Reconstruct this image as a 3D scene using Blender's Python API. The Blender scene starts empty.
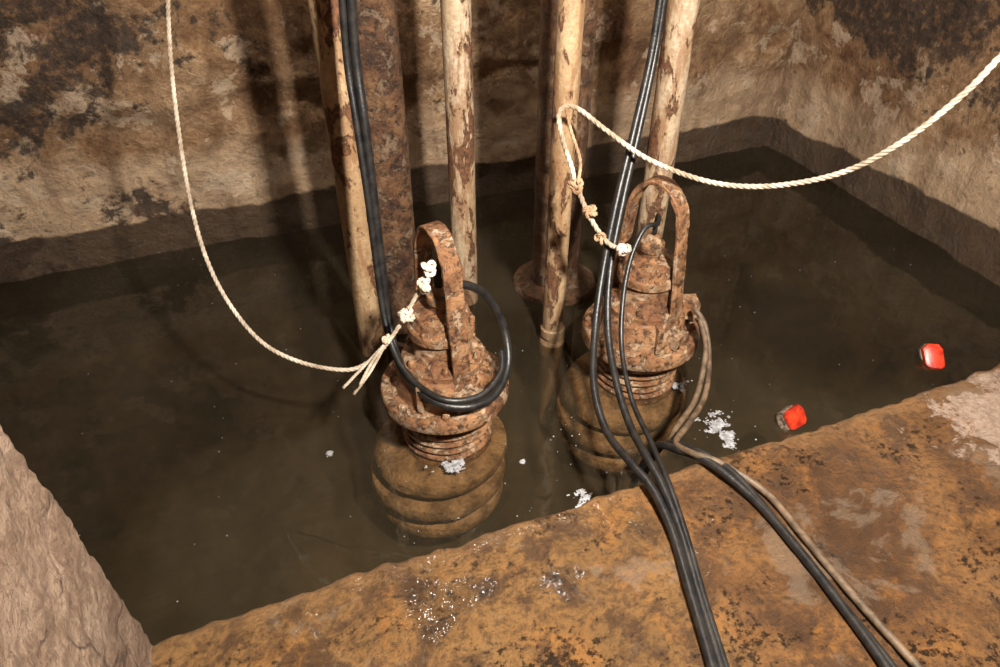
import bpy, math, random
from mathutils import Vector, noise, Matrix
random.seed(4)
sc=bpy.context.scene
try:
    sc.view_settings.view_transform='Standard'
except Exception: pass
# ---------- camera: standing on the ledge, looking down into the sump ----------
cd=bpy.data.cameras.new('camera'); cam=bpy.data.objects.new('camera',cd); sc.collection.objects.link(cam)
cam.location=(0,0,1.6); cam.rotation_euler=(math.radians(52.3),0,math.radians(-21.4))
cd.sensor_width=36; cd.lens=25.81; cd.clip_start=.02; sc.camera=cam
def mm(s): return [Vector([float(c)/1000 for c in p.split(',')]) for p in s.split(';')]
def on_floor(s,zs):
    out=[]
    for k,p in enumerate(s.split(';')):
        x,y=[float(c)/1000 for c in p.split(',')]; out.append(Vector((x,y,zs[min(k,len(zs)-1)])))
    return out
# ---------- materials ----------
class MT:
    def __init__(s,name):
        s.m=bpy.data.materials.new(name); s.m.use_nodes=True; s.t=s.m.node_tree; s.n=s.t.nodes; s.l=s.t.links
        s.n.clear(); s.out=s.n.new('ShaderNodeOutputMaterial'); s.b=s.n.new('ShaderNodeBsdfPrincipled'); s.l.new(s.b.outputs[0],s.out.inputs[0])
        s.tc=s.n.new('ShaderNodeTexCoord').outputs['Object']
    def set(s,k,v):
        i=s.b.inputs[k]
        if hasattr(v,'node'): s.l.new(v,i)
        else: i.default_value=v
    def put(s,i,v):
        if hasattr(v,'node'): s.l.new(v,i)
        elif isinstance(v,(tuple,list)) and len(v)==3 and i.type=='RGBA': i.default_value=(*v,1)
        else: i.default_value=v
    def noise(s,scale,det=8,rough=.6,dist=0,st=(1,1,1),off=(0,0,0)):
        mp=s.n.new('ShaderNodeMapping'); s.l.new(s.tc,mp.inputs[0]); mp.inputs['Scale'].default_value=st; mp.inputs['Location'].default_value=off
        n=s.n.new('ShaderNodeTexNoise'); s.l.new(mp.outputs[0],n.inputs['Vector']); n.inputs['Scale'].default_value=scale; n.inputs['Detail'].default_value=det
        n.inputs['Roughness'].default_value=rough; n.inputs['Distortion'].default_value=dist
        return n.outputs['Fac']
    def ramp(s,f,stops):
        r=s.n.new('ShaderNodeValToRGB'); s.l.new(f,r.inputs[0]); e=r.color_ramp.elements
        while len(e)<len(stops): e.new(.5)
        for k,(p,c) in enumerate(stops):
            e[k].position=p; c=(c,c,c) if not isinstance(c,(tuple,list)) else c; e[k].color=(*c,1)
        return r.outputs[0]
    def mix(s,f,a,b,bt='MIX'):
        n=s.n.new('ShaderNodeMix'); n.data_type='RGBA'; n.blend_type=bt
        s.put(n.inputs[0],f); s.put(n.inputs[6],a); s.put(n.inputs[7],b); return n.outputs[2]
    def math(s,op,a,b=0.0,c=None,clamp=False):
        n=s.n.new('ShaderNodeMath'); n.operation=op; n.use_clamp=clamp; s.put(n.inputs[0],a); s.put(n.inputs[1],b)
        if c is not None: s.put(n.inputs[2],c)
        return n.outputs[0]
    def rng(s,v,a,b,c=0.0,d=1.0):
        n=s.n.new('ShaderNodeMapRange'); s.put(n.inputs[0],v)
        for k,x in enumerate((a,b,c,d)): n.inputs[k+1].default_value=x
        return n.outputs[0]
    def xyz(s):
        n=s.n.new('ShaderNodeSeparateXYZ'); s.l.new(s.tc,n.inputs[0]); return n.outputs
    def bump(s,h,st=.5,d=.02,prev=None,key='Normal'):
        n=s.n.new('ShaderNodeBump'); n.inputs['Strength'].default_value=st; n.inputs['Distance'].default_value=d; s.l.new(h,n.inputs['Height'])
        if prev: s.l.new(prev,n.inputs['Normal'])
        s.l.new(n.outputs[0],s.b.inputs[key]); return n.outputs[0]
    def spot(s,cx,cy,rx,ry,wob):
        x,y,z=s.xyz(); dx=s.math('DIVIDE',s.math('SUBTRACT',x,cx),rx); dy=s.math('DIVIDE',s.math('SUBTRACT',y,cy),ry)
        d=s.math('SQRT',s.math('ADD',s.math('MULTIPLY',dx,dx),s.math('MULTIPLY',dy,dy)))
        return s.math('ADD',d,s.rng(wob,.3,.7,-.8,.8))

def mat_wall(name,side):
    m=MT(name); x,y,z=m.xyz()
    n1=m.noise(2.3,12,.62,.4); n2=m.noise(9,12,.7,.3,off=(3,1,2)); n3=m.noise(28,8,.75); n4=m.noise(1.6,10,.65,.6,off=(7,2,5))
    base=m.ramp(n1,[(.32,(.33,.175,.08)),(.45,(.50,.31,.16)),(.57,(.59,.40,.235)),(.70,(.56,.29,.11))])
    base=m.mix(m.rng(n2,.38,.60),m.mix(1,base,(.46,.38,.31),'MULTIPLY'),base)
    base=m.mix(m.rng(n3,.38,.60),m.mix(1,base,(.58,.52,.46),'MULTIPLY'),base)
    zz0=m.math('ADD',z,m.rng(m.noise(3,8),.3,.7,-.12,.12))
    if side!='jamb':
        low=m.rng(zz0,.50,.38); base=m.mix(m.math('MULTIPLY',low,.55),base,(.64,.47,.31))
        # damp streaks running down; shadow tone beside the pipes is painted in with them
        sk=m.ramp(m.noise(9,8,.6,.2,st=(1,1,.12),off=(2,2,2)),[(.52,0),(.62,.45)])
        base=m.mix(sk,base,(.17,.095,.048))
    base=m.mix(m.ramp(m.noise(5.5,12,.7,.2,off=(1,9,4)),[(.55,0),(.58,.6)]),base,(.62,.48,.34))
    up=m.rng(zz0,.25,.75)
    if side=='back':
        lf=m.rng(x,.1,-.9); md=m.rng(x,.2,1.2)
        bias=m.math('ADD',m.math('MULTIPLY',up,.03),m.math('SUBTRACT',m.math('MULTIPLY',lf,.085),m.math('MULTIPLY',md,.04)))
    elif side=='right': bias=m.math('MULTIPLY',up,.115)
    elif side=='jamb': bias=m.math('MULTIPLY',up,.0)
    else: bias=m.math('MULTIPLY',up,.08)
    mo=m.math('ADD',m.math('MULTIPLY_ADD',n2,.45,m.math('MULTIPLY',n4,.55)),bias)
    mould=m.ramp(mo,[(.562,0),(.605,.92)])
    base=m.mix(mould,base,m.ramp(n3,[(.42,(.018,.011,.008)),(.56,(.06,.034,.02)),(.64,(.30,.15,.06))]))
    base=m.mix(m.ramp(n3,[(.57,0),(.65,.55)]),base,(.07,.04,.022))
    if side!='jamb':
        zz=m.math('ADD',z,m.rng(m.noise(2,6),.3,.7,-.03,.03))
        wet=m.rng(zz,.18,.168)
        base=m.mix(m.math('MULTIPLY',wet,.90),base,(.050,.029,.017))
        m.set('Roughness',m.rng(wet,0,1,.75,.3))
        m.set('Base Color',base)
        h=m.math('ADD',m.math('MULTIPLY',n2,1.0),m.math('MULTIPLY',n3,.5))
        h=m.math('SUBTRACT',h,m.math('MULTIPLY',mould,.12)); m.bump(h,1.0,.05)
    else:
        base=m.mix(.6,base,(.62,.45,.33)); m.set('Roughness',.75)
        n5=m.noise(55,8,.75,.2)
        base=m.mix(m.ramp(n5,[(.48,0),(.58,.6)]),base,(.19,.115,.075))
        base=m.mix(m.ramp(n2,[(.47,0),(.56,.65)]),base,(.22,.13,.08))
        base=m.mix(m.ramp(n4,[(.52,0),(.58,.5)]),base,(.16,.09,.055))
        v=m.n.new('ShaderNodeTexVoronoi'); v.feature='DISTANCE_TO_EDGE'; v.inputs['Scale'].default_value=4.0
        mp=m.n.new('ShaderNodeVectorMath'); mp.operation='MULTIPLY_ADD'; mp.inputs[1].default_value=(.22,.22,.22)
        nn=m.n.new('ShaderNodeTexNoise'); nn.inputs['Scale'].default_value=6; nn.inputs['Detail'].default_value=10; m.l.new(m.tc,nn.inputs['Vector']); m.l.new(nn.outputs['Color'],mp.inputs[0]); m.l.new(m.tc,mp.inputs[2]); m.l.new(mp.outputs[0],v.inputs['Vector'])
        ck=m.math('MULTIPLY',m.ramp(v.outputs['Distance'],[(0,1),(.03,0)]),m.ramp(m.noise(7,6,.6,off=(2,2,9)),[(.42,0),(.55,1)]))
        base=m.mix(m.math('MULTIPLY',ck,.7),base,(.07,.04,.026)); m.set('Base Color',base)
        h=m.math('ADD',m.math('MULTIPLY',n2,1.0),m.math('MULTIPLY',n5,.6)); h=m.math('SUBTRACT',h,m.math('MULTIPLY',ck,.3)); m.bump(h,1.0,.04)
    return m.m

def mat_ledge():
    m=MT('wet_stained_concrete'); x,y,z=m.xyz()
    n1=m.noise(2.6,14,.68,.7); n2=m.noise(11,14,.75,.3,off=(2,4,1)); n3=m.noise(60,8,.75); n4=m.noise(4.5,12,.7,.3,off=(5,1,0))
    base=m.ramp(n1,[(.34,(.075,.033,.012)),(.45,(.17,.077,.025)),(.54,(.25,.118,.038)),(.68,(.23,.135,.06))])
    left=m.rng(m.math('ADD',x,m.rng(n2,.3,.7,-.05,.05)),.72,.66)
    base=m.mix(m.math('MULTIPLY',left,.38),base,(.36,.205,.07))
    base=m.mix(m.ramp(m.noise(6,12,.7,.6,off=(11,3,0)),[(.52,0),(.60,.5)]),base,(.40,.17,.04))
    base=m.mix(m.ramp(n2,[(.42,.8),(.52,0)]),base,(.07,.034,.016))
    base=m.mix(m.ramp(n3,[(.42,.65),(.52,0)]),base,(.075,.04,.02))
    base=m.mix(m.ramp(n4,[(.57,0),(.61,.42)]),base,(.27,.20,.14))
    pit=m.ramp(m.math('MULTIPLY_ADD',n4,.55,m.math('MULTIPLY',n3,.45)),[(.39,1),(.44,0)])
    base=m.mix(m.math('MULTIPLY',pit,.75),base,(.022,.013,.009))
    pud=None
    for (cx,cy,rx,ry) in[(.19,.79,.09,.07),(.43,.75,.06,.04),(.98,.62,.02,.06)]:
        sp=m.ramp(m.spot(cx,cy,rx,ry,n2),[(.6,1),(.95,0)]); pud=sp if pud is None else m.math('MAXIMUM',pud,sp)
    base=m.mix(m.math('MULTIPLY',pud,m.rng(n3,.45,.6)),base,(.035,.026,.02))
    rim=m.rng(m.math('ADD',y,m.rng(n2,.3,.7,-.02,.02)),.865,.90)
    base=m.mix(m.math('MULTIPLY',rim,.35),base,(.32,.18,.08))
    dd=m.spot(1.80,.76,.30,.16,n2)
    base=m.mix(m.ramp(dd,[(.75,.85),(.85,0)]),base,m.ramp(n3,[(.4,(.36,.24,.17)),(.6,(.56,.42,.33))]))
    m.set('Base Color',base)
    wn=m.noise(3.6,10,.62,.4,off=(4,4,1))
    wet=m.ramp(wn,[(.47,0),(.55,.35)])
    coat=m.math('MAXIMUM',wet,m.math('MAXIMUM',pud,m.math('MULTIPLY',rim,.7)))
    m.set('Roughness',m.math('ADD',m.rng(coat,0,1,.5,.25),m.math('MULTIPLY',n3,.14)))
    m.set('Coat Weight',m.math('MULTIPLY',coat,.7)); m.set('Coat Roughness',.12); m.set('Coat IOR',1.5)
    h=m.math('ADD',m.math('MULTIPLY',n2,.8),m.math('MULTIPLY',n3,.4)); h=m.math('SUBTRACT',h,m.math('MULTIPLY',pit,.3))
    m.bump(h,1.0,.03); m.bump(m.math('ADD',m.math('MULTIPLY',m.noise(80,2,.5),.20),m.noise(24,3,.5)),.7,.012,key='Coat Normal')
    return m.m

def mat_rust(name,c=1.0,pale=.5):
    m=MT(name)
    n1=m.noise(9,12,.65,.3); n2=m.noise(38,10,.75,.2,off=(1,2,3)); n3=m.noise(110,5,.7); n4=m.noise(16,14,.78,.5,off=(9,2,7))
    b=m.ramp(n1,[(.3,(.065*c,.026*c,.013*c)),(.45,(.19*c,.082*c,.034*c)),(.56,(.34*c,.17*c,.075*c)),(.70,(.43*c,.25*c,.13*c))])
    b=m.mix(m.ramp(n2,[(.42,.9),(.50,0)]),b,(.04*c,.019*c,.012*c))
    fl=m.ramp(n4,[(.525,0),(.545,1)])
    b=m.mix(m.math('MULTIPLY',fl,pale),b,m.ramp(n2,[(.4,(.36*c,.25*c,.155*c)),(.6,(.54*c,.40*c,.27*c))]))
    m.set('Base Color',b); m.set('Roughness',m.rng(n2,.35,.65,.32,.75)); m.set('Metallic',.1)
    m.set('Coat Weight',m.ramp(n1,[(.45,.5),(.55,.05)])); m.set('Coat Roughness',.2)
    h=m.math('ADD',n2,m.math('MULTIPLY',n3,.5)); h=m.math('ADD',h,m.math('MULTIPLY',fl,.25))
    m.bump(h,1.0,.009)
    return m.m
def mat_paint(name,c1,c2,lo):
    m=MT(name)
    n1=m.noise(6,10,.65,.3,st=(1,1,.4)); n2=m.noise(15,12,.72,.4,st=(1,1,.4),off=(4,1,3)); n3=m.noise(70,6,.7)
    b=m.ramp(n1,[(.38,c2),(.56,c1)])
    b=m.mix(m.ramp(n3,[(.4,.5),(.55,0)]),b,(.25,.16,.095))
    b=m.mix(m.ramp(m.noise(24,10,.7,.3,st=(1,1,.25),off=(8,8,1)),[(.48,0),(.58,.75)]),b,(.24,.125,.06))
    ch=m.ramp(n2,[(lo,0),(lo+.02,1)])
    rc=m.ramp(n3,[(.35,(.05,.022,.013)),(.65,(.22,.095,.04))])
    b=m.mix(m.ramp(n2,[(lo-.06,0),(lo,.6)]),b,(.28,.15,.07))
    b=m.mix(ch,b,rc)
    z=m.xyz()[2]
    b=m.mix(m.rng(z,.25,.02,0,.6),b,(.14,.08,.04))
    m.set('Base Color',b); m.set('Roughness',m.rng(ch,0,1,.42,.75))
    m.bump(m.math('SUBTRACT',m.math('MULTIPLY',n3,.35),m.math('MULTIPLY',ch,.5)),1,.01)
    return m.m
def mat_simple(name,c1,c2,scale=20,rough=.5,bump=.3,bd=.003,spec=.5):
    m=MT(name); n=m.noise(scale,8,.65,.2)
    m.set('Base Color',m.ramp(n,[(.4,c1),(.6,c2)])); m.set('Roughness',rough); m.set('Specular IOR Level',spec)
    m.bump(m.noise(scale*5,5,.6),bump,bd); return m.m

def mat_water():
    m=MT('murky_water'); n=m.n; l=m.l
    n.remove(m.b)
    df=n.new('ShaderNodeBsdfDiffuse')
    c=m.ramp(m.noise(1.4,8,.6,.8),[(.35,(.038,.030,.018)),(.5,(.058,.046,.028)),(.65,(.082,.065,.041))])
    l.new(c,df.inputs[0])
    tr=n.new('ShaderNodeBsdfTransparent'); tr.inputs[0].default_value=(.90,.81,.66,1)
    mx=n.new('ShaderNodeMixShader'); mx.inputs[0].default_value=.30; l.new(tr.outputs[0],mx.inputs[1]); l.new(df.outputs[0],mx.inputs[2])
    gl=n.new('ShaderNodeBsdfGlossy'); gl.inputs['Roughness'].default_value=.025
    fr=n.new('ShaderNodeFresnel'); fr.inputs[0].default_value=1.48
    bp=n.new('ShaderNodeBump'); bp.inputs['Strength'].default_value=.12; bp.inputs['Distance'].default_value=.01
    l.new(m.noise(7,3,.5,.3),bp.inputs['Height']); l.new(bp.outputs[0],gl.inputs['Normal']); l.new(bp.outputs[0],fr.inputs['Normal'])
    m2=n.new('ShaderNodeMixShader'); l.new(fr.outputs[0],m2.inputs[0]); l.new(mx.outputs[0],m2.inputs[1]); l.new(gl.outputs[0],m2.inputs[2])
    l.new(m2.outputs[0],m.out.inputs['Surface'])
    return m.m

# ---------- mesh helpers ----------
def mk(name,vs,fs,mat,parent=None,smooth=True,sharp=None):
    me=bpy.data.meshes.new(name); me.from_pydata([tuple(v) for v in vs],[],fs); me.update()
    if smooth:
        for p in me.polygons: p.use_smooth=True
        if sharp: me.set_sharp_from_angle(angle=math.radians(sharp))
    me.materials.append(mat)
    o=bpy.data.objects.new(name,me); sc.collection.objects.link(o)
    if parent: o.parent=parent
    return o
def empty(name):
    o=bpy.data.objects.new(name,None); sc.collection.objects.link(o); o.empty_display_size=.1; return o
def crom(pts,step=.012):
    pts=[Vector(p) for p in pts]; q=[pts[0]*2-pts[1]]+pts+[pts[-1]*2-pts[-2]]; out=[]
    for i in range(1,len(q)-2):
        a,b,c,d=q[i-1:i+3]; n=max(2,int((c-b).length/step))
        L=(c-b).length; m1=(c-a)*.5; m2=(d-b)*.5
        if m1.length>1.3*L: m1=m1.normalized()*1.3*L
        if m2.length>1.3*L: m2=m2.normalized()*1.3*L
        for k in range(n):
            t=k/n; out.append((2*t**3-3*t*t+1)*b+(t**3-2*t*t+t)*m1+(-2*t**3+3*t*t)*c+(t**3-t*t)*m2)
    out.append(pts[-1]); return out
def frames(path):
    T=[(path[min(i+1,len(path)-1)]-path[max(i-1,0)]).normalized() for i in range(len(path))]
    u=T[0].orthogonal().normalized(); fr=[]
    for t in T:
        u=(u-t*u.dot(t)); u=u.normalized() if u.length>1e-6 else t.orthogonal().normalized()
        fr.append((u,t.cross(u)))
    return fr
class Buf:
    def __init__(s): s.v=[]; s.f=[]
    def tube(s,path,r,n=10,cap=True):
        fr=frames(path); o=len(s.v)
        for i,p in enumerate(path):
            for k in range(n):
                a=2*math.pi*k/n; s.v.append(p+fr[i][0]*r*math.cos(a)+fr[i][1]*r*math.sin(a))
        for i in range(len(path)-1):
            for k in range(n):
                k2=(k+1)%n; s.f.append((o+i*n+k,o+i*n+k2,o+(i+1)*n+k2,o+(i+1)*n+k))
        if cap:
            s.f.append(tuple(o+k for k in range(n))[::-1]); s.f.append(tuple(o+(len(path)-1)*n+k for k in range(n)))
    def rope(s,path,r,pitch=.05,strands=3):
        fr=frames(path); L=[0]
        for i in range(1,len(path)): L.append(L[-1]+(path[i]-path[i-1]).length)
        for q in range(strands):
            pp=[]
            for i,p in enumerate(path):
                a=2*math.pi*(L[i]/pitch+q/strands); pp.append(p+(fr[i][0]*math.cos(a)+fr[i][1]*math.sin(a))*r*.5)
            s.tube(pp,r*.56,7)
    def lathe(s,prof,c,n=64,shift=None,jit=0):
        o=len(s.v)
        for (r,z) in prof:
            for k in range(n):
                a=2*math.pi*k/n; v=Vector((c[0]+r*math.cos(a),c[1]+r*math.sin(a),z))
                if jit:
                    q=1+jit*noise.noise(v*14)+jit*.5*noise.noise(v*40); v.x=c[0]+(v.x-c[0])*q; v.y=c[1]+(v.y-c[1])*q
                if shift: v+=shift(z)
                s.v.append(v)
        for i in range(len(prof)-1):
            for k in range(n):
                k2=(k+1)%n; s.f.append((o+i*n+k,o+i*n+k2,o+(i+1)*n+k2,o+(i+1)*n+k))
        s.f.append(tuple(o+k for k in range(n))[::-1]); s.f.append(tuple(o+(len(prof)-1)*n+k for k in range(n)))
    def box(s,c,sz,rot=0,bev=0):
        o=len(s.v); M=Matrix.Rotation(rot,3,'Z')
        for dx in(-1,1):
            for dy in(-1,1):
                for dz in(-1,1): s.v.append(Vector(c)+M@Vector((dx*sz[0]/2,dy*sz[1]/2,dz*sz[2]/2)))
        for f in((0,1,3,2),(4,6,7,5),(0,4,5,1),(2,3,7,6),(0,2,6,4),(1,5,7,3)): s.f.append(tuple(o+i for i in f))
    def blob(s,c,r,seg=8,rings=5,flat=1):
        o=len(s.v)
        for i in range(rings+1):
            th=math.pi*i/rings
            for k in range(seg):
                a=2*math.pi*k/seg; s.v.append(Vector(c)+Vector((r*math.sin(th)*math.cos(a),r*math.sin(th)*math.sin(a),r*flat*math.cos(th))))
        for i in range(rings):
            for k in range(seg):
                k2=(k+1)%seg; s.f.append((o+i*seg+k,o+(i+1)*seg+k,o+(i+1)*seg+k2,o+i*seg+k2))
def fbm(v,s,o=5): return noise.fractal(Vector(v)*s,1.0,2.0,o)
def grid(fn,nu,nv):
    vs=[fn(i/nu,j/nv) for i in range(nu+1) for j in range(nv+1)]
    fs=[(i*(nv+1)+j,(i+1)*(nv+1)+j,(i+1)*(nv+1)+j+1,i*(nv+1)+j+1) for i in range(nu) for j in range(nv)]
    return vs,fs

M_back=mat_wall('mouldy_concrete_back','back'); M_right=mat_wall('mouldy_concrete_right','right'); M_other=mat_wall('mouldy_concrete','o'); M_jamb=mat_wall('cracked_concrete','jamb')
M_ledge=mat_ledge(); M_rust=mat_rust('rusty_cast_iron',1.1,.7); M_rustp=mat_rust('rusty_steel',.5,.5)
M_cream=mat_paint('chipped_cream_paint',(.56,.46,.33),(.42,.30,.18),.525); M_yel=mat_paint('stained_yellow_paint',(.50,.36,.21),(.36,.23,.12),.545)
M_water=mat_water()
M_silt=mat_simple('silt_coated_iron',(.15,.085,.045),(.42,.27,.155),16,.75,.9,.012)
M_sludge=mat_simple('dark_sludge',(.030,.024,.015),(.056,.045,.029),3,.9,.3,.01,.2)
M_cable=mat_simple('black_rubber',(.009,.009,.010),(.024,.022,.020),30,.36)
M_tan=mat_simple('muddy_cable_sheath',(.06,.04,.025),(.17,.115,.07),25,.5)
M_rope=mat_simple('weathered_rope',(.28,.21,.14),(.58,.50,.40),14,.8,.5)
M_ropeb=mat_simple('rust_stained_rope',(.22,.12,.06),(.45,.31,.19),14,.8,.5)
M_white=mat_simple('white_cord',(.38,.30,.22),(.72,.66,.58),30,.55,.4)
M_red=mat_simple('red_plastic',(.38,.02,.010),(.82,.06,.018),34,.35,.1)
M_dk=mat_simple('dirty_dark_plastic',(.02,.014,.010),(.30,.22,.16),60,.5,.3)
M_foam=mat_simple('foam',(.20,.20,.20),(.48,.49,.52),80,.3,.6)
M_ceil=mat_simple('dusty_ceiling_concrete',(.35,.27,.2),(.5,.4,.3),6,.9,.5)

X0,X1,Y0,Y1,ZT=-1.9,2.75,.92,2.97,3.2; ZL=.3
def f(u,v):
    x=X0-.1+u*(X1-X0+.2); z=-1+v*(ZT+1); d=.03*fbm((x,0,z),1.6)+.014*fbm((x,4,z),7)
    d+=.022*max(0,min(1,(z-.60-.05*noise.noise((x*2,0,0)))*25))
    return Vector((x,Y1-d,z))
vs,fs=grid(f,340,300); mk('wall_back',vs,fs,M_back)
def f(u,v):
    y=Y1+.12-u*(Y1+1.6); z=-1+v*(ZT+1); d=.03*fbm((3,y,z),1.6)+.014*fbm((9,y,z),7)
    return Vector((X1-d,y,z))
vs,fs=grid(f,280,280); mk('wall_right',vs,fs,M_right)
def f(u,v):
    y=Y0-.05+u*(Y1-Y0+.15); z=-1+v*(ZT+1); return Vector((X0+.03*fbm((3,y,z),1.6),y,z))
vs,fs=grid(f,60,80); mk('wall_pit_left',vs,fs,M_other)
plan=[Vector((-.352,-1.5,0)),Vector((-.352,Y0-.014,0)),Vector((-.355,Y0-.003,0)),Vector((-.366,Y0,0)),Vector((X0-.05,Y0,0))]
pl=[]
for a,b in zip(plan[:-1],plan[1:]):
    n=max(2,int((b-a).length/.008))
    for k in range(n): pl.append(a+(b-a)*(k/n))
pl.append(plan[-1])
def f(u,v):
    p=pl[min(len(pl)-1,int(round(u*(len(pl)-1))))].copy(); z=.2+v*(ZT-.2); p.z=z
    p.x+=-.055*(z-.3) if p.x>-1.8 else 0
    d=.007*fbm(p,2.5)+.006*fbm(p,12)+.004*fbm(p,40,3); p.x+=d; p.y+=d*.5; return p
vs,fs=grid(f,len(pl)-1,360); mk('wall_left',vs,fs,M_jamb)
prof=[]
for k in range(171): prof.append((-1.5+k*(Y0-.018+1.5)/170,ZL,0,1))
for k in range(1,9):
    a=math.pi/2*k/8; prof.append((Y0-.018+.018*math.sin(a),ZL-.018+.018*math.cos(a),math.sin(a),math.cos(a)))
for k in range(1,40): prof.append((Y0,ZL-.018-k*.03,1,0))
def f(u,v):
    y,z,ny,nz=prof[int(round(v*(len(prof)-1)))]; x=X0-.05+u*(X1-X0+.1)
    d=.007*fbm((x,y,z),2.2)+.005*fbm((x,y,z),14)+.0015*fbm((x,y,z),60,2)
    e=math.exp(-((y-Y0)/.05)**2)*(.008*noise.noise((x*6,0,0))+.008*noise.noise((x*21,3,0)))
    cr=math.exp(-((x-.70-.02*noise.noise((y*5,1,1)))/.008)**2)*.006 if y<Y0-.01 else 0
    return Vector((x,y+ny*(d*1.6+e),z+nz*(d+e*.8-cr)))
vs,fs=grid(f,480,len(prof)-1); mk('floor',vs,fs,M_ledge)
vs,fs=grid(lambda u,v:Vector((X0-.1+u*(X1-X0+.2),Y0-.1+v*(Y1-Y0+.2),-.42+.02*fbm((u*4,v*4,0),2))),40,30); mk('pit_floor',vs,fs,M_sludge)
vs,fs=grid(lambda u,v:Vector((X0-.1+u*(X1-X0+.2),-1.6+v*(Y1+1.7),ZT)),4,4); mk('ceiling',vs,fs,M_ceil)
vs,fs=grid(lambda u,v:Vector((X0+u*(X1-X0+.02),Y0-.02+v*(Y1-Y0+.03),0)),4,4); mk('water',vs,fs,M_water,smooth=False)

# ---------- pipes ----------
def pipe(name,x,y,r,mat,extra=None,top=ZT):
    b=Buf(); n=36; prof=[]
    z=-.40
    while z<top: prof.append((r,z)); z+=.03
    prof.append((r,top))
    b.lathe(prof,(x,y),n,jit=.025)
    if extra:
        for pr in extra: b.lathe(pr,(x,y),48,jit=.02)
    return mk(name,b.v,b.f,mat,sharp=40)
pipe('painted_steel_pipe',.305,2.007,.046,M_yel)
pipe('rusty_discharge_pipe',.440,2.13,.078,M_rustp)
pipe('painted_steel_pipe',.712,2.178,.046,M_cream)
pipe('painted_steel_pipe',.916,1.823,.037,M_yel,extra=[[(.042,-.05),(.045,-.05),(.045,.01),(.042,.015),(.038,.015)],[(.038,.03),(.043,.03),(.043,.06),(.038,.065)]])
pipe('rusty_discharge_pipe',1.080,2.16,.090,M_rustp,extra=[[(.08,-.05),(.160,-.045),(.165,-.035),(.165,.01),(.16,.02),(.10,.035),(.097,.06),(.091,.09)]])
pipe('painted_steel_pipe',1.339,1.927,.048,M_cream)

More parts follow.
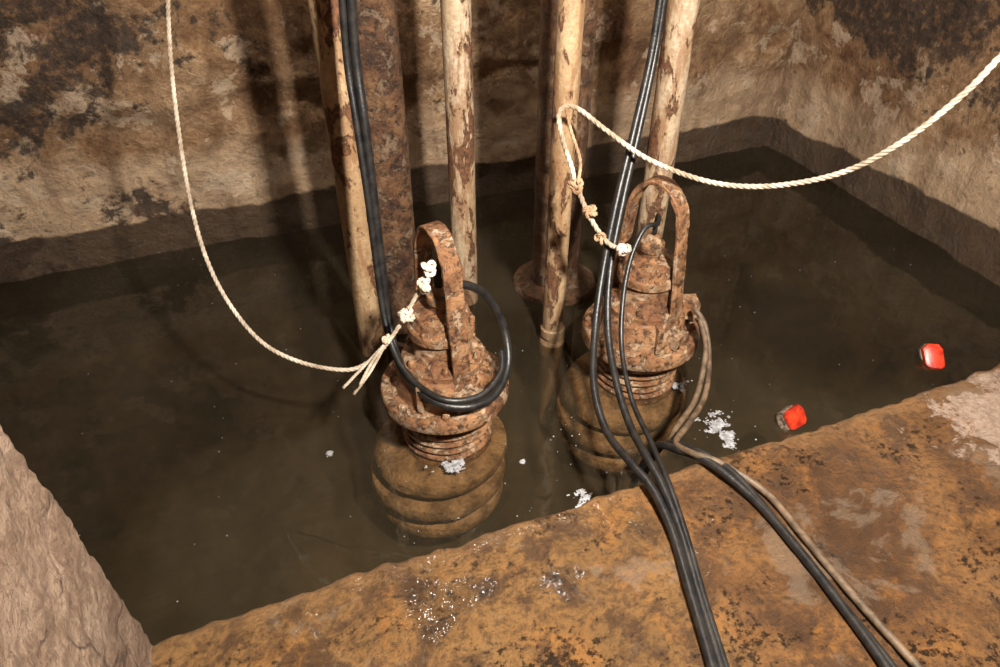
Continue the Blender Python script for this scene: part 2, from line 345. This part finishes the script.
# ---------- pumps ----------
def pump(cx,cy,hang,spin,dz=0):
    e=empty('submersible_pump')
    b=Buf()
    def sh(z):
        t=max(0,min(1,(-z)/.12)); return Vector((-.036,.014,0))*t
    sub=[(.10,-.40),(.130,-.39),(.135,-.30),(.165,-.299),(.200,-.294),(.209,-.28),(.210,-.258),(.204,-.244),(.175,-.236),(.135,-.230),(.130,-.212),(.150,-.209),(.206,-.205),(.217,-.192),(.219,-.168),(.213,-.152),(.185,-.142),(.140,-.136),(.130,-.116),
     (.150,-.112),(.198,-.108),(.207,-.096),(.208,-.072),(.200,-.056),(.170,-.046),(.14,-.040),(.10,-.02)]
    b.lathe(sub,(0,0),96,shift=sh,jit=.02); mk('motor_housing',b.v,b.f,M_silt,e,sharp=38); b=Buf()
    prof=[(.10,-.05)]; z=-.030-dz
    while z<.118:
        prof+=[(.116,z),(.136,z+.003),(.139,z+.009),(.136,z+.016),(.116,z+.020)]; z+=.027
    prof+=[(.120,.13),(.15,.133),(.172,.139),(.184,.146),(.189,.153),(.189,.182),(.185,.190),(.176,.194),(.164,.194),(.158,.190),(.154,.180),(.142,.182),(.138,.190),(.136,.225),(.130,.262),(.121,.272),(.118,.276),(.118,.292),(.110,.296),
      (.100,.300),(.088,.304),(.084,.31),(.082,.375),(.084,.378),(.094,.380),(.094,.404),(.091,.408),(.083,.410),(.080,.438),(.076,.446),(.034,.450),(.030,.452),(.029,.474),(.036,.476),(.036,.50),(.029,.503),(.02,.52),(.012,.522)]
    b.lathe(prof,(0,0),96,jit=.012)
    for k in range(8):
        a=spin+2*math.pi*k/8+.2
        b.lathe([(.011,.19),(.011,.206),(.006,.208)],(.170*math.cos(a),.170*math.sin(a)),6)
    for k in range(6):
        a=spin+2*math.pi*k/6
        b.lathe([(.010,.285),(.010,.312),(.007,.315),(.005,.323)],(.105*math.cos(a),.105*math.sin(a)),6)
        b.lathe([(.008,.40),(.008,.418),(.004,.421)],(.087*math.cos(a+.4),.087*math.sin(a+.4)),6)
    for k in range(4):
        a=spin+.5+2*math.pi*k/4
        b.box((.127*math.cos(a),.127*math.sin(a),.235),(.05,.016,.09),a)
    mk('housing',b.v,b.f,M_rust,e,sharp=34)
    d=Vector((math.cos(hang),math.sin(hang),0)); w=Vector((-d.y,d.x,0)); path=[]
    A,Rr,HS=.118,.088,.37
    for k in range(15): path.append((-A+(A-Rr)*(k/14)**1.5,.200+k/14*HS))
    for k in range(1,24):
        a=math.pi-math.pi*k/24; path.append((Rr*math.cos(a),.2+HS+.125*math.sin(a)))
    for k in range(15): 
        q=1-k/14; path.append((A-(A-Rr)*q**1.5,.200+q*HS))
    vs=[];fs=[]; n=len(path)
    for i,(s,z) in enumerate(path):
        a=path[max(0,i-1)]; c=path[min(n-1,i+1)]; t=Vector((c[0]-a[0],c[1]-a[1])).normalized(); nn=Vector((-t.y,t.x))
        for (ww,tt) in((-.026,-.004),(-.023,-.007),(.023,-.007),(.026,-.004),(.026,.004),(.023,.007),(-.023,.007),(-.026,.004)):
            j=.003*noise.noise((i*.5,ww*50,tt*90+hang))
            p=d*(s+nn.x*(tt+j))+w*(ww+j); p.z=z+nn.y*(tt+j); vs.append(p)
    for i in range(n-1):
        for k in range(8): k2=(k+1)%8; fs.append((i*8+k,i*8+k2,(i+1)*8+k2,(i+1)*8+k))
    fs+= [tuple(range(8)),tuple(range((n-1)*8,n*8))[::-1]]
    mk('lifting_handle',vs,fs,M_rust,e,sharp=34)
    b=Buf()
    for sg in(-1,1):
        b.box((d.x*.130*sg,d.y*.130*sg,.208),(.045,.07,.035),hang)
        for q in(-.02,.02):
            b.lathe([(.009,.222),(.009,.236),(.006,.239)],(d.x*.140*sg+w.x*q,d.y*.140*sg+w.y*q),6)
    if spin>.5: b.box((.135,-.050,.262),(.055,.06,.055),-.3)
    mk('lugs_and_clamps',b.v,b.f,M_rust,e,False)
    e.location=(cx,cy,dz)
    return e
pump(.427,1.537,math.radians(-81),.3,.012)
pump(1.100,1.560,math.radians(-66),.9,.012)

# ---------- cables ----------
def cable(name,pts,r,mat,rope=False,parent=None,n=12):
    b=Buf(); path=crom(pts,.008 if rope else .014)
    if rope: b.rope(path,r,pitch=r*7)
    else: b.tube(path,r,n)
    return mk(name,b.v,b.f,mat,parent)
def hung(pts):
    # continue the run upwards and bend it up to its fixing on the ceiling
    a,b=pts[0],pts[1]
    t=(a-b).normalized(); p1=a+t*.12; p2=p1+(t+Vector((0,0,.6))).normalized()*.25; p3=p2+(t*.4+Vector((0,0,1))).normalized()*.5
    top=Vector((p3.x,p3.y,3.19)); return [top,p3.lerp(top,.5),p3,p2,p1]+pts
# supply cable of the first pump: down from the ceiling, round the flange, into the gland
cable('power_cable',hung(mm('330,1772,1241;321,1767,1067;318,1736,931;313,1705,727;306,1669,533;301,1623,378;303,1526,294;349,1394,271;435,1348,256;524,1375,250;591,1445,284;602,1513,372;563,1528,469;508,1516,527;465,1511,550;428,1535,600;427,1537,530')),.0120,M_cable)
cable('power_cable',hung(mm('311,1779,1241;301,1775,1067;299,1743,931;297,1701,732;292,1665,539;288,1602,379;306,1491,303;371,1371,287;474,1360,273;552,1409,288;581,1467,322')),.009,M_cable)
# two lines passing the second pump and running out over the floor slab
cable('power_cable',hung(mm('1129,1729,1190;1103,1700,1013;1042,1644,834;964,1566,672;893,1484,506;826,1382,385;762,1251,310;725,1109,286;710,966,319'))+on_floor('714,875;699,765;654,627;604,477;546,315',[.325,.315]),.0102,M_cable)
cable('power_cable',hung(mm('1157,1753,1184;1130,1723,1004;1065,1655,826;990,1576,662;916,1484,501;864,1376,379;828,1249,307;789,1100,289;754,964,321'))+on_floor('740,874;716,759;663,604;619,471;564,308',[.325,.315]),.0102,M_cable)
cable('power_cable',mm('1100,1560,540;1102,1557,600;1082,1524,594;1035,1516,595;979,1482,528;931,1422,434;888,1330,334;848,1190,278;806,1031,295')+on_floor('756,875;718,740;668,596;627,468;576,303',[.328,.32,.318,.316]),.0072,M_cable)
# cables from the clamp side of the second pump
cable('power_cable',mm('1207,1448,317;1215,1393,287;1181,1304,229;1093,1190,214;970,1088,245;870,1010,284;857,939,323')+on_floor('902,874;953,777;953,659;949,506;953,346;956,170',[.33,.316]),.0082,M_tan)
cable('power_cable',mm('868,1155,-40;846,1056,230;851,974,298')+on_floor('881,884;917,766;920,628;912,487;900,361;872,195',[.328,.316]),.010,M_cable)
cable('power_cable',mm('898,1156,-30;864,1045,241;874,952,314')+on_floor('907,859;923,747;918,624;914,473;911,356;890,188',[.33,.318,.316]),.008,M_cable)
cable('power_cable',mm('876,1042,228;942,1104,218;1072,1201,200;1179,1324,252;1212,1417,298'),.0082,M_tan)
# ropes
cable('hoisting_rope',hung(mm('-57,2018,1224;-92,2011,1068;-118,1970,908;-136,1881,727;-131,1794,592;-101,1713,492;-44,1617,420;38,1534,391;141,1463,388;201,1445,410;259,1448,458;307,1452,518;351,1460,582;379,1464,632')),.0060,M_rope,True)
cable('hoisting_rope',hung(mm('1470,954,1269;1434,983,1171;1411,1015,1085;1370,1081,966;1326,1175,861;1247,1304,783;1156,1425,756;1043,1548,785;958,1629,843;892,1686,896;855,1697,908;831,1688,887;831,1656,832;841,1619,774;843,1588,738;854,1552,684;873,1516,634;905,1492,587;941,1474,566')),.0072,M_rope,True)
def knots(items):
    b=Buf()
    for c,r,rr,n in items:
        c=Vector(c)/1000
        for q in range(n):
            rot=Matrix.Rotation(random.uniform(0,3),3,'X')@Matrix.Rotation(random.uniform(0,3),3,'Y'); pts=[]
            for k in range(40):
                t=2*math.pi*k/39
                pts.append(c+rot@(Vector((math.sin(t)+2*math.sin(2*t),math.cos(t)-2*math.cos(2*t),-math.sin(3*t)))*r/3))
            b.rope(pts,rr,rr*6)
    return b
bb=knots([((384,1459,646),.019,.0058,1),((364,1442,610),.018,.0055,2)]); mk('white_cord_knot',bb.v,bb.f,M_white)
bb=knots([((312,1447,530),.020,.006,2),((254,1445,468),.013,.005,1)])
for e1 in['252,1440,462;200,1429,390;149,1419,338','252,1440,462;188,1435,409;126,1431,357','246,1439,458;207,1418,430;165,1396,384']:
    bb.rope(crom(mm(e1),.008),.0045,.03)
mk('frayed_rope_knot',bb.v,bb.f,M_rope)
bb=knots([((836,1573,734),.020,.0055,2),((858,1528,674),.019,.0055,2),((879,1493,608),.016,.005,1)])
bb.rope(crom(mm('854,1695,906;848,1647,861;853,1592,798;838,1566,743'),.008),.005,.04)
mk('rope_knot',bb.v,bb.f,M_ropeb)
bb=knots([((935,1459,577),.019,.0055,2)]); mk('white_cord_knot',bb.v,bb.f,M_white)

# ---------- red floats: wedge-sided shell with a dark grimy base half ----------
def redfloat(c,rot,tilt,roll):
    e=empty('red_float'); Mx=Matrix.Translation(Vector(c))@Matrix.Rotation(rot,4,'Z')@Matrix.Rotation(tilt,4,'X')@Matrix.Rotation(roll,4,'Y')
    def body(outline,z0,z1,bev,mat,nm):
        b=Buf(); n=len(outline); lv=[(z0,1-bev*2),(z0+bev*.02,1-bev*.4),(z0+(z1-z0)*.25,1),(z0+(z1-z0)*.7,1),(z1-bev*.02,1-bev*.5),(z1,1-bev*2)]
        for z,s in lv:
            for (x,y) in outline: b.v.append(Mx@Vector((x*s,y*s,z)))
        for i in range(len(lv)-1):
            for k in range(n): k2=(k+1)%n; b.f.append((i*n+k,i*n+k2,(i+1)*n+k2,(i+1)*n+k))
        b.f.append(tuple(range(n))[::-1]); b.f.append(tuple((len(lv)-1)*n+k for k in range(n)))
        mk(nm,b.v,b.f,mat,e,sharp=30)
    pts=[(-.048,-.018),(-.040,-.030),(.020,-.033),(.040,-.022),(.046,.012),(.030,.032),(-.030,.030),(-.048,.016)]
    body(pts,-.004,.022,.12,M_red,'shell')
    body([(x*1.06,y*1.08) for x,y in pts],-.030,-.002,.10,M_dk,'base')
redfloat((1.449,1.173,.014),.15,.75,.3); redfloat((2.098,1.241,.014),1.1,-.2,-.75)
# ---------- foam & flecks ----------
b=Buf()
def foam(cx,cy,rad,thr,k0):
    s=.0045; N=int(rad*1.6/s); idx={}
    def vid(i,j):
        if (i,j) not in idx:
            idx[(i,j)]=len(b.v); x,y=i*s,j*s; hh=.003+.002*noise.noise((x*90,y*90,k0))
            b.v.append(Vector((cx+x,cy+y,hh)))
        return idx[(i,j)]
    for i in range(-N,N):
        for j in range(-N,N):
            x,y=(i+.5)*s,(j+.5)*s; q=math.hypot(x,y*1.1)/rad
            v=noise.fractal(Vector((x*22+k0,y*22+k0*2,1)),.8,2,4)*.8+(.75-q)-thr
            if v>0 and noise.noise((x*130,y*130,k0*.1))>-.28-v*.5: b.f.append((vid(i,j),vid(i+1,j),vid(i+1,j+1),vid(i,j+1)))
for k,q in enumerate([(1.216,1.258,.08,.3),(1.210,1.186,.05,.25),(1.203,1.450,.05,.2),(.389,1.385,.06,.2),(.688,1.126,.05,.15),(.063,1.565,.02,.15),(.585,1.322,.013,.1)]): foam(*q,k*3.7+714)
for k in range(30):
    x,y=random.choice([(1.216,1.258),(1.15,1.25),(.732,1.364),(1.22,1.16)]); b.blob((x+random.gauss(0,.05),y+random.gauss(0,.04),.001),random.uniform(.0015,.0035),7,4,.5)
mk('foam_scum',b.v,b.f,M_foam)
b=Buf()
for k in range(150):
    x=random.uniform(-.9,2.6); y=random.uniform(1.0,2.9)
    if random.random()<.5: x=random.gauss(.8,.5); y=random.gauss(1.4,.3)
    if y<.97 or y>2.9: continue
    if math.hypot(x-2.098,y-1.241)<.07 or math.hypot(x-1.449,y-1.173)<.07: continue
    if math.hypot(x-.427,y-1.537)<.19 or math.hypot(x-1.1,y-1.56)<.19: continue
    b.blob((x,y,.001),random.uniform(.001,.0026),6,3,.5)
mk('floating_flecks',b.v,b.f,M_foam)

# ---------- lights ----------
def area(name,loc,tgt,size,pw,col):
    l=bpy.data.lights.new(name,'AREA'); l.size=size; l.energy=pw; l.color=col; o=bpy.data.objects.new(name,l); sc.collection.objects.link(o)
    o.location=loc; o.rotation_euler=(Vector(tgt)-Vector(loc)).to_track_quat('-Z','Y').to_euler(); return o
area('camera_flash',(.62,-.12,2.2),(1.0,2.3,.5),.12,175,(1,.92,.82))  # area light standing in for the camera flash, above and right of camera
area('glint_light',(.86,2.35,2.95),(.3,.9,0),.20,34,(1,.9,.78))  # unseen light added over the pit to make glints on the wet ledge
w=bpy.data.worlds.new('world'); sc.world=w; w.use_nodes=True; w.node_tree.nodes['Background'].inputs[0].default_value=(1,.85,.7,1); w.node_tree.nodes['Background'].inputs[1].default_value=.08
